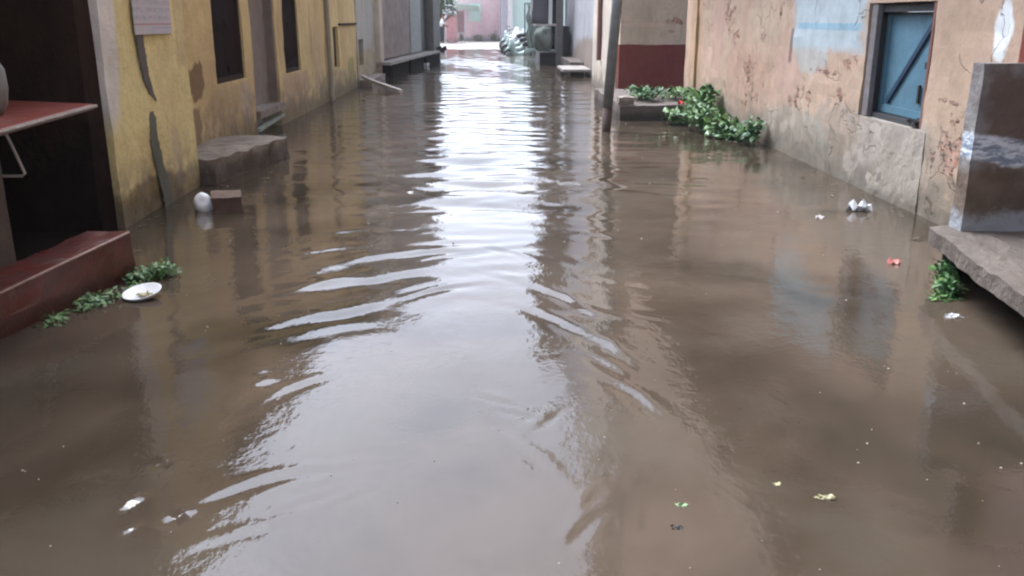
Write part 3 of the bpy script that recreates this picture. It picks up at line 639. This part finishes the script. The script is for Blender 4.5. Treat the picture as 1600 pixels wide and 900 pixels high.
obj('upper_floor', B(2.55, 9, -8, 16.0, 3.21, 9.49), plaster('upper_peach_plaster', PEACH, PEACH2, damp=0), ph)
# red door at the right edge
dr = obj('door', B(3.5, 3.56, 4.25, 5.8, .5, 2.3), M['red_paint'], ph)
obj('frame', B(3.37, 3.5, 5.76, 5.84, .5, 2.4), M['red_paint'], dr)

pf = empty('entrance_platform', (3.0, 4.5, 0), 'cracked cement entrance slab with a stained parapet over dark water', 'platform')
s = rough_box(2.40, 3.38, 2.4, 5.22, .21, .30, .06, .014, 4, 7.)
for v in s.verts:
    if v.co.x < 2.9: v.co.x += (v.co.y - 3.85) * .165 * min(1, (2.9 - v.co.x) / .4)
obj('slab', s, M['slab_cement'], pf)
obj('parapet', rough_box(2.75, 3.40, 5.09, 5.22, .30, 1.26, .06, .008, 11, 5.), M['parapet'], pf)
obj('back_support', rough_box(2.72, 3.38, 5.05, 5.2, -.4, .20, .1, .01, 12), M['shade_black'], pf)
obj('inner_wall', B(3.28, 3.38, 2.4, 5.04, -.4, .20), M['shade_black'], pf)

# red plinth house
rh = empty('red_plinth_house', (2.46, 20, 0), 'cream house with a dark red plinth jutting out behind the pole', 'house')
obj('side_wall', rough_box(2.47, 5.0, 17.8, 18.05, 1.03, 11, .5, .01, 2), M['cream_side'], rh)
obj('plinth', rough_box(2.45, 5.0, 17.76, 18.06, -.4, 1.02, .15, .008, 3), M['red_plinth'], rh)
obj('street_wall', wall_x(2.44, 18.06, 22.4, -.4, 11, .3, [], step=.25, amp=.015, seed=12), M['cream'], rh)
obj('drainpipe', T([(2.39, 20.6, 5), (2.39, 20.6, .62)], .055, 10), M['pipe_red'], rh)
obj('back_wall', B(2.6, 8, 22.2, 22.4, -.4, 11), M['cream'], rh)
obj('roof', B(2.35, 8, 17.7, 22.5, 11.01, 11.2), M['dark_cement'], rh)

gh = empty('lilac_house', (2.7, 27, 0), 'pale lilac-grey house with a brown stained foot beyond the cream house', 'house')
obj('wall', wall_x(2.7, 22.5, 34.5, -.4, 11, .3, [], step=.3, amp=.02, seed=13), M['lilac'], gh)
obj('roof', B(2.6, 8, 22.5, 34.5, 11.01, 11.2), M['dark_cement'], gh)
bn = empty('cement_bench', (2.1, 26, 0), 'low cement bench slab on legs in the water by the lilac wall', 'bench')
obj('seat', rough_box(1.9, 2.66, 24.6, 26.8, .15, .21, .15, .01, 2), M['wet_cement'], bn)
for y_ in (24.8, 26.5): obj('leg', rough_box(1.98, 2.12, y_, y_ + .16, -.4, .15, .1, .01, 2), M['cement'], bn)
tag(obj('cement_ledge', rough_box(2.3, 2.69, 26.9, 31, -.4, .3, .15, .03, 6), M['dark_cement'], base=(2.5, 29, 0)), 'uneven brown cement ledge along the foot of the lilac wall', 'ledge')

# utility pole and cables
pole = empty('utility_pole', (1.6, 12.6, 0), 'leaning grey steel pole standing in the water at right', 'pole')
obj('shaft', T([(1.603, 12.6, .33), (1.69, 12.6, 1.75), (1.98, 12.6, 6.5)], [.07, .07, .06], 16), M['galv'], pole, smooth=True)
obj('foot', T([(1.58, 12.6, -.35), (1.603, 12.6, .33)], [.062, .066], 16), M['rust'], pole, smooth=True)
obj('crossarm', B(1.6, 2.3, 12.56, 12.64, 6.1, 6.17), M['galv'], pole)
for i, x_ in enumerate((1.68, 2.2)): obj('insulator', T([(x_, 12.6, 6.17), (x_, 12.6, 6.22), (x_, 12.6, 6.27)], [.03, .04, .02], 10), M['white'], pole)
def cable(a, b, sag, label):
    pts = [Vector(a).lerp(Vector(b), t / 24) - Vector((0, 0, sag * 4 * (t / 24) * (1 - t / 24))) for t in range(25)]
    tag(obj('overhead_cable', T(pts, .011, 6), M['black'], base=a), label, 'cable', 'overhead cables')
cable((1.68, 12.6, 6.28), (-3.0, 16.5, 3.5), .5, 'black overhead cable from the pole to the yellow house roof')
cable((2.2, 12.6, 6.28), (-2.4, 36, 6.8), .7, 'black overhead cable from the pole along the street to the far shop')

# ------------------------------------------------------------------ far right stall and scooters
sa = empty('street_stall', (1.95, 32, 0), 'dark street stall with a shelf and tarp at the far right waterside', 'stall')
obj('counter', rough_box(1.62, 2.62, 31.2, 34, -.4, .42, .2, .01, 3), M['iron'], sa)
obj('post', B(2.16, 2.38, 31.0, 31.2, -.4, 4.2), M['col_grey'], sa)
obj('post', B(1.93, 2.05, 31.6, 31.7, 1.33, 4.2), M['white'], sa)
obj('shelf', B(1.48, 2.3, 31.25, 33.6, 1.28, 1.34), M['white_wood'], sa)
obj('back_panel', B(2.3, 2.6, 31.25, 34, .43, 1.27), M['iron'], sa)
obj('upper_floor', B(1.72, 2.65, 31.0, 34.4, 4.2, 11), M['col_grey'], sa)
obj('back_wall', B(2.0, 2.6, 34.0, 34.4, .43, 4.19), M['iron'], sa)
tp = rough_box(1.42, 1.92, 31.8, 33.6, 1.36, 3.0, .2, .09, 7, 1.5); obj('tarp', tp, M['sheet_grey'], sa, smooth=True)
sk = bmesh.new(); bmesh.ops.create_icosphere(sk, subdivisions=4, radius=1)
for v in sk.verts:
    q = v.co * 1.6; v.co *= 1 + .3 * mnoise.noise(q) + .1 * mnoise.noise(q * 4); v.co = Vector((1.78 + .33 * v.co.x, 31.3 + .3 * v.co.y, .86 + .43 * max(-.93, min(.9, v.co.z * 1.1))))
tag(obj('sack', sk, M['sack'], base=(1.78, 31.3, .42), smooth=True), 'bulging grey-green sack on the far street stall', 'sack')
bm = bmesh.new(); n = 16; V = [[bm.verts.new((1.45 + .62 * i / n + .05 * math.sin(j), 38.2 + .1 * math.sin(i * 1.7), .35 + 1.75 * j / n)) for i in range(n + 1)] for j in range(n + 1)]
for j in range(n):
    for i in range(n): bm.faces.new((V[j][i], V[j][i + 1], V[j + 1][i + 1], V[j + 1][i]))
ex = bmesh.ops.extrude_face_region(bm, geom=bm.faces[:])
for v in [g_ for g_ in ex['geom'] if isinstance(g_, bmesh.types.BMVert)]: v.co.y += .03
hc = empty('hanging_cloth', (1.75, 38.2, 0), 'pale green cloth hanging on a rail behind the sack', 'cloth')
obj('cloth', bm, M['cloth_green'], hc, smooth=True)
obj('rail', T([(1.35, 38.23, 2.12), (2.2, 38.23, 2.12)], .02), M['iron'], hc)
for x_ in (1.36, 2.18): obj('post', T([(x_, 38.23, -.4), (x_, 38.23, 2.12)], .025), M['iron'], hc)

def torus(bm, c, R_, r_, axis, seg=20, s2=8):
    c = Vector(c); a = Vector((0, 0, 1)); b = Vector(axis).normalized().cross(a).normalized(); ax = Vector(axis).normalized()
    V = [[bm.verts.new(c + (a * math.cos(t) + b * math.sin(t)) * (R_ + r_ * math.cos(u)) + ax * r_ * math.sin(u)) for u in [2 * math.pi * j / s2 for j in range(s2)]] for t in [2 * math.pi * i / seg for i in range(seg)]]
    for i in range(seg):
        for j in range(s2): bm.faces.new((V[i][j], V[(i + 1) % seg][j], V[(i + 1) % seg][(j + 1) % s2], V[i][(j + 1) % s2]))
    return bm
def scooter(loc, rz, label):
    e = empty('parked_scooter', (0, 0, 0), label, 'scooter', 'scooters parked at the far end')
    for x_ in (-.62, .62):
        wl = obj('wheel', torus(bmesh.new(), (x_, 0, .27), .22, .05, (0, 1, 0)), M['rubber'], e, smooth=True)
        obj('rim', T([(x_, -.03, .27), (x_, .03, .27)], .16, 16), M['galv'], wl)
    body = bmesh.new(); tube(body, [(-.85, 0, .52), (-.6, 0, .55), (-.25, 0, .5), (-.1, 0, .32), (.2, 0, .28), (.4, 0, .36), (.5, 0, .7), (.46, 0, .92)], [.08, .17, .19, .15, .13, .14, .16, .09], 10)
    obj('body', body, M['scooter_pale'], e, smooth=True)
    obj('seat', T([(-.8, 0, .75), (-.5, 0, .78), (-.1, 0, .74), (0, 0, .70)], [.06, .12, .12, .05], 10), M['black'], e, smooth=True)
    obj('handlebar', T([(.40, -.33, 1.0), (.46, -.12, .97), (.46, .12, .97), (.40, .33, 1.0)], .02), M['iron'], e)
    obj('headlight', T([(.52, 0, .9), (.6, 0, .9)], [.09, .07], 12), M['white'], e)
    for s_ in (-1, 1): obj('mirror', T([(.42, s_ * .28, 1.0), (.40, s_ * .32, 1.16), (.40, s_ * .36, 1.2)], [.008, .008, .04], 8), M['iron'], e)
    obj('mudguard', T([(.36, 0, .42), (.5, 0, .56), (.66, 0, .56), (.8, 0, .46)], [.03, .07, .07, .03], 8), M['scooter_pale'], e, smooth=True)
    e.location = loc; e.rotation_euler = (0, 0, rz); return e
def copy_tree(o, parent=None):
    c = o.copy(); sc.collection.objects.link(c)
    if parent: c.parent = parent
    for ch in list(o.children): copy_tree(ch, c)
    return c
s1 = scooter((1.35, 40.5, -.28), R(195), 'nearest pale scooter parked nose to the street beside the sack')
for i, (l, a, lb) in enumerate([((1.3, 43.4, -.16), 170, 'middle pale scooter parked behind the nearest one'), ((1.25, 46.8, -.04), 188, 'farthest pale scooter on the dry road edge')]):
    c = copy_tree(s1); c.location = l; c.rotation_euler = (0, 0, R(a)); c['label'] = lb

hp = bmesh.new(); bmesh.ops.create_icosphere(hp, subdivisions=4, radius=1)
for v in hp.verts:
    q = v.co * 2; v.co *= 1 + .2 * mnoise.noise(q); v.co = Vector((1.5 + .75 * v.co.x, 52 + .9 * v.co.y, .03 + 1.0 * max(0, v.co.z)))
tag(obj('covered_heap', hp, M['tin'], base=(1.5, 52, 0), smooth=True), 'dark blue-grey covered heap on the dry road at the far right', 'heap')

# ------------------------------------------------------------------ far end of the street
pb = empty('pink_building', (0, 62, 0), 'pale pink wall and house closing the far end of the street', 'house')
obj('wall', B(-2.3, .55, 62, 66, 0, 3.7), M['pink'], pb)
obj('cornice', B(-2.4, .65, 61.9, 66.1, 3.71, 3.85), M['far_white'], pb)
obj('plinth', B(-2.32, .56, 61.9, 61.995, .0, .35), M['far_grey'], pb)
wn = obj('window', B(-1.5, -.7, 61.93, 61.99, 1.35, 2.5), M['sheet_mint'], pb)
obj('awning', (lambda b_: (b_.transform(Matrix.Translation((-1.55, 61.2, 2.25)) @ Matrix.Rotation(-.25, 4, 'X') @ Matrix.Rotation(.07, 4, 'Y')), b_)[1])(B(-.75, .75, -.7, .7, -.03, .03)), M['sheet_mint'], pb)
gb = empty('grey_building', (1.0, 60, 0), 'lilac-grey corner building right of the pink wall at the far end', 'house')
obj('wall', B(.6, 1.05, 60.5, 68, 0, 4.8), M['far_grey'], gb)
obj('column', B(1.06, 1.35, 60.1, 60.5, 0, 4.6), M['far_white'], gb)
obj('wall', B(1.36, 9, 60.5, 68, 0, 4.8), M['sheet_mint'], gb)
obj('roof', B(.4, 9, 60, 68, 4.81, 5.0), M['far_grey'], gb)
gp = empty('gate_pillar', (-2.6, 59, 0), 'short red-pink gate pillar beside the walking person', 'pillar')
obj('shaft', B(-2.85, -2.2, 59, 59.4, 0, 1.75), M['pink_red'], gp); obj('cap', B(-2.9, -2.15, 58.95, 59.45, 1.751, 1.84), M['far_white'], gp)
gt = empty('metal_gate', (-1.95, 59.2, 0), 'rusty brown metal gate leaf beside the red-pink pillar', 'gate')
obj('leaf', B(-2.18, -1.7, 59.15, 59.2, .7, 2.0), plain('rusty_brown', (.33, .2, .19), .6, .3), gt)
obj('frame', (lambda f: (box(f, -2.19, -2.14, 59.10, 59.14, .1, 2.05), box(f, -1.74, -1.69, 59.10, 59.14, .1, 2.05), box(f, -2.13, -1.75, 59.10, 59.14, .62, .68), f)[-1])(bmesh.new()), M['far_grey'], gt)
lw = empty('boundary_wall', (-6, 61, 0), 'low white boundary wall behind the person at the far left', 'wall')
obj('wall', B(-12, -2.9, 60.5, 60.8, 0, 1.5), M['far_white'], lw)
obj('coping', B(-12, -2.88, 60.45, 60.85, 1.501, 1.56), M['far_grey'], lw)
for i, (c, rad) in enumerate([((-.9, 61.2, .3), (.55, .35, .35)), ((.15, 61.1, .35), (.45, .35, .4)), ((-2.0, 60.6, .35), (.3, .3, .45))]):
    bm = bmesh.new(); leaves(bm, c, rad, 500, .13, 70 + i, top=False); tag(obj('bush', bm, leafmat('dusty_leaf', (.2, .19, .15), (.26, .24, .19)), base=(c[0], c[1], 0)), ['dusty low bush at the middle of the pink wall foot', 'dusty low bush at the right end of the pink wall', 'dusty low bush beside the rusty gate'][i], 'bush', 'dusty bushes along the pink wall')
def tree(x, y, h, crown, label, n, seed):
    e = empty('tree', (x, y, 0), label, 'tree', 'trees at the far end'); r0 = random.Random(seed); t = bmesh.new()
    tube(t, [(x, y, 0), (x + .1, y, h * .3), (x - .05, y, h * .6)], [.2, .15, .1], 8)
    for k_ in range(7):
        a = k_ * .9; tube(t, [(x, y, h * (.3 + .05 * k_)), (x + math.cos(a) * crown[0] * .6, y + math.sin(a) * crown[1] * .6, h * (.45 + .06 * k_))], [.07, .02], 6)
    obj('trunk', t, M['bark'], e); b = bmesh.new()
    for k_ in range(12):
        a = r0.uniform(0, 6.3); rr = r0.uniform(.1, .75)
        leaves(b, (x + math.cos(a) * rr * crown[0], y + math.sin(a) * rr * crown[1], h * r0.uniform(.38, .9)), (crown[0] * .42, crown[1] * .42, crown[2] * .3), n // 12, .2, seed + k_)
    obj('crown', b, M['tree_leaf'], e)
tree(-3.2, 58.9, 3.9, (1.1, .9, 2.0), 'green tree leaning over the red-pink gate pillar at the far left', 3200, 3)
tree(-1.9, 70, 6.0, (2.2, 2, 2.6), 'green tree rising behind the pink house roof', 3600, 4)

# person at the far end
def skinned(name, joints, edges, mat, parent, lv=2):
    me = bpy.data.meshes.new(name); b = root_loc(parent)
    me.from_pydata([tuple(Vector(j[0]) - b) for j in joints], edges, []); o = bpy.data.objects.new(name, me); sc.collection.objects.link(o); o.parent = parent
    me.materials.append(mat); md = o.modifiers.new('skin', 'SKIN'); me.skin_vertices or None
    for i, j in enumerate(joints):
        sv = me.skin_vertices[0].data[i]; rr = j[1]; sv.radius = rr if isinstance(rr, tuple) else (rr, rr); sv.use_root = (i == 0)
    sub = o.modifiers.new('sub', 'SUBSURF'); sub.levels = lv; sub.render_levels = lv; md.use_smooth_shade = True
    return o
px, py = -3.15, 57.5
pe = empty('person', (px, py, .07), 'person in white shirt and dark trousers leaning forward at the far end', 'person')
def P(x, y, z): return (px + x, py + y, .07 + z)
J = [(P(0, 0, .93), (.13, .10)), (P(.03, 0, 1.15), (.12, .09)), (P(.10, 0, 1.38), (.14, .10)), (P(.15, 0, 1.50), .05), (P(.19, 0, 1.60), (.085, .09)), (P(.20, 0, 1.70), (.075, .08)),
     (P(.0, .10, .88), .085), (P(.10, .12, .48), .055), (P(.06, .12, .08), .04), (P(.20, .12, .03), .04),
     (P(0, -.10, .88), .085), (P(-.04, -.12, .48), .055), (P(-.16, -.12, .08), .04), (P(-.03, -.12, .03), .04),
     (P(.12, .19, 1.40), .05), (P(.20, .24, 1.12), .038), (P(.42, .20, 1.02), .028), (P(.50, .20, 1.03), .03),
     (P(.12, -.19, 1.40), .05), (P(.18, -.24, 1.12), .038), (P(.38, -.20, .98), .028), (P(.46, -.20, .99), .03)]
Ed = [(0, 1), (1, 2), (2, 3), (3, 4), (4, 5), (0, 6), (6, 7), (7, 8), (8, 9), (0, 10), (10, 11), (11, 12), (12, 13), (2, 14), (14, 15), (15, 16), (16, 17), (2, 18), (18, 19), (19, 20), (20, 21)]
skinned('body', J, Ed, M['skin'], pe)
g2 = lambda i, a=.02: (J[i][0], tuple(q + a for q in J[i][1]) if isinstance(J[i][1], tuple) else J[i][1] + a)
skinned('shirt', [g2(0, .03), g2(1), g2(2), g2(14), g2(15), g2(18), g2(19)], [(0, 1), (1, 2), (2, 3), (3, 4), (2, 5), (5, 6)], M['shirt'], pe)
skinned('trousers', [g2(0, .022), g2(6), g2(7), g2(8), g2(10), g2(11), g2(12)], [(0, 1), (1, 2), (2, 3), (0, 4), (4, 5), (5, 6)], M['trousers'], pe)
hb = bmesh.new(); bmesh.ops.create_icosphere(hb, subdivisions=3, radius=.105)
bmesh.ops.delete(hb, geom=[v for v in hb.verts if v.co.z < -.02 + .3 * max(0, v.co.x)], context='VERTS')
hb.transform(Matrix.Translation(P(.185, 0, 1.68))); obj('hair', hb, M['hair'], pe, smooth=True)

# ------------------------------------------------------------------ floating litter
pl_ = empty('foam_plate', (-1.97, 4.86, 0), 'round white foam plate floating beside the weeds at left', 'plate')
bm = bmesh.new(); prof = [(.02, .006), (.075, .008), (.100, .026), (.108, .028), (.106, .022), (.08, .0), (.02, -.002)]; seg = 32
rings = [[bm.verts.new((-1.97 + r_ * math.cos(2 * math.pi * i / seg), 4.86 + r_ * math.sin(2 * math.pi * i / seg), z_)) for i in range(seg)] for r_, z_ in prof]
for a, b in zip(rings, rings[1:]):
    for i in range(seg): bm.faces.new((a[i], a[(i + 1) % seg], b[(i + 1) % seg], b[i]))
bm.faces.new(rings[0]); bm.faces.new(rings[-1][::-1])
bm.transform(Matrix.Translation((-1.97, 4.86, .012)) @ Matrix.Rotation(R(9), 4, 'X') @ Matrix.Rotation(R(-6), 4, 'Y') @ Matrix.Translation((1.97, -4.86, 0)))
obj('dish', bm, M['white'], pl_, smooth=True)
crumple('food_scrap', (-1.95, 4.84, .024), (.045, .02), M['leaf_dead'], 'yellowish scrap of food on the floating white plate', 'food scrap', 4, .3)
lit = [((3.0, 7.15, .0), (.10, .07), 'white', 'crumpled white plastic bag floating by the cement under the blue window', 'bag', 2, .9),
       ((2.57, 5.5, .0), (.045, .035), 'pinkp', 'small pink wrapper floating off the corner of the slab', 'wrapper', 3, .9),
       ((2.42, 4.42, .0), (.05, .03), 'white', 'flat white scrap floating below the weed tuft', 'scrap', 6, .3),
       ((2.58, 6.87, .0), (.035, .03), 'white_wood', 'small pale scrap floating left of the crumpled white bag', 'scrap', 7, .7),
       ((.95, 2.68, .0), (.014, .012), 'leaf_dead', 'tiny cream pellet floating in the near right water', 'scrap', 9, .5),
       ((1.08, 2.59, .0), (.04, .014), 'leaf_dead', 'yellowish folded scrap floating in the near right water', 'scrap', 10, .25),
       ((.60, 2.55, .0), (.022, .014), 'green_scrap', 'pale green leaf floating right of the sky reflection', 'leaf', 11, .2),
       ((.56, 2.42, .0), (.02, .012), 'iron', 'dark scrap floating close to the bottom of the picture', 'scrap', 13, .3),
       ((-.74, 8.0, .0), (.03, .03), 'white', 'little white scrap floating left of the rippled reflection', 'scrap', 14, .6),
       ((3.1, 13.0 - 1.6, .0), (.03, .03), 'white_wood', 'small pale scrap among the plants at the peach wall', 'scrap', 15, .6)]
for (c, s_, m_, lb, ct_, sd_, h_) in lit: crumple({'bag': 'plastic_bag', 'scrap': 'floating_scrap', 'wrapper': 'pink_wrapper', 'leaf': 'floating_leaf'}[ct_], c, s_, M[m_], lb, ct_, sd_, h_)
bm = bmesh.new(); r0 = random.Random(77)
for i in range(150):
    y_ = 2.1 + (r0.random() ** 1.6) * 12; x_ = r0.uniform(-2.2, 2.6) * min(1, .35 + y_ / 7); 
    if -.45 < x_ < .1 and r0.random() < .8: continue
    rr = r0.choice((.002, .003, .0035, .005)) * (.6 + y_ / 9); bmesh.ops.create_icosphere(bm, subdivisions=1, radius=rr, matrix=Matrix.Translation((x_, y_, .001)))
tag(obj('foam_specks', bm, plain('dull_foam', (.42, .38, .32), .5, .2), smooth=True), 'tiny pale foam specks and bubbles scattered over the brown water', 'foam', kind='stuff')

bm = bmesh.new(); r0 = random.Random(99)
for i in range(170):      # leaf bits and straw gathered along the walls
    side = r0.random() < .5; y_ = r0.uniform(4.5, 17)
    x_ = (-2.75 if y_ < 8.4 else -2.35 if y_ < 10.4 else -3.05) + abs(r0.gauss(0, .22)) + .03 if side else 3.36 - abs(r0.gauss(0, .25))
    if not side and y_ < 5.4: continue
    a = r0.uniform(0, 3.14); l, w_ = r0.uniform(.012, .045), r0.uniform(.004, .014); c_, s_ = math.cos(a), math.sin(a)
    v4 = [bm.verts.new((x_ + u * l * c_ - v * w_ * s_, y_ + u * l * s_ + v * w_ * c_, .006 + r0.uniform(-.002, .003))) for u, v in ((-1, 0), (0, -1), (1, 0), (0, 1))]; bm.faces.new(v4)
tag(obj('floating_debris', bm, plain('straw_bits', (.20, .15, .09), .8, .5, 30)), 'bits of straw and dead leaf drifting along the foot of the walls', 'debris', kind='stuff')

# ------------------------------------------------------------------ damp air
hz = bpy.data.materials.new('damp_air'); hz.use_nodes = True; ht = hz.node_tree; ht.nodes.clear()
vo = ht.nodes.new('ShaderNodeVolumePrincipled'); vo.inputs['Density'].default_value = .0007; vo.inputs['Color'].default_value = (.95, .96, 1, 1); vo.inputs['Anisotropy'].default_value = .3
mo = ht.nodes.new('ShaderNodeOutputMaterial'); ht.links.new(vo.outputs[0], mo.inputs['Volume'])
tag(obj('haze', B(-302, 302, -152, 302, -1.6, 12.2), hz, base=(0, 60, -1.6)), 'pale damp air filling the street and fading its far end', 'haze', kind='stuff')
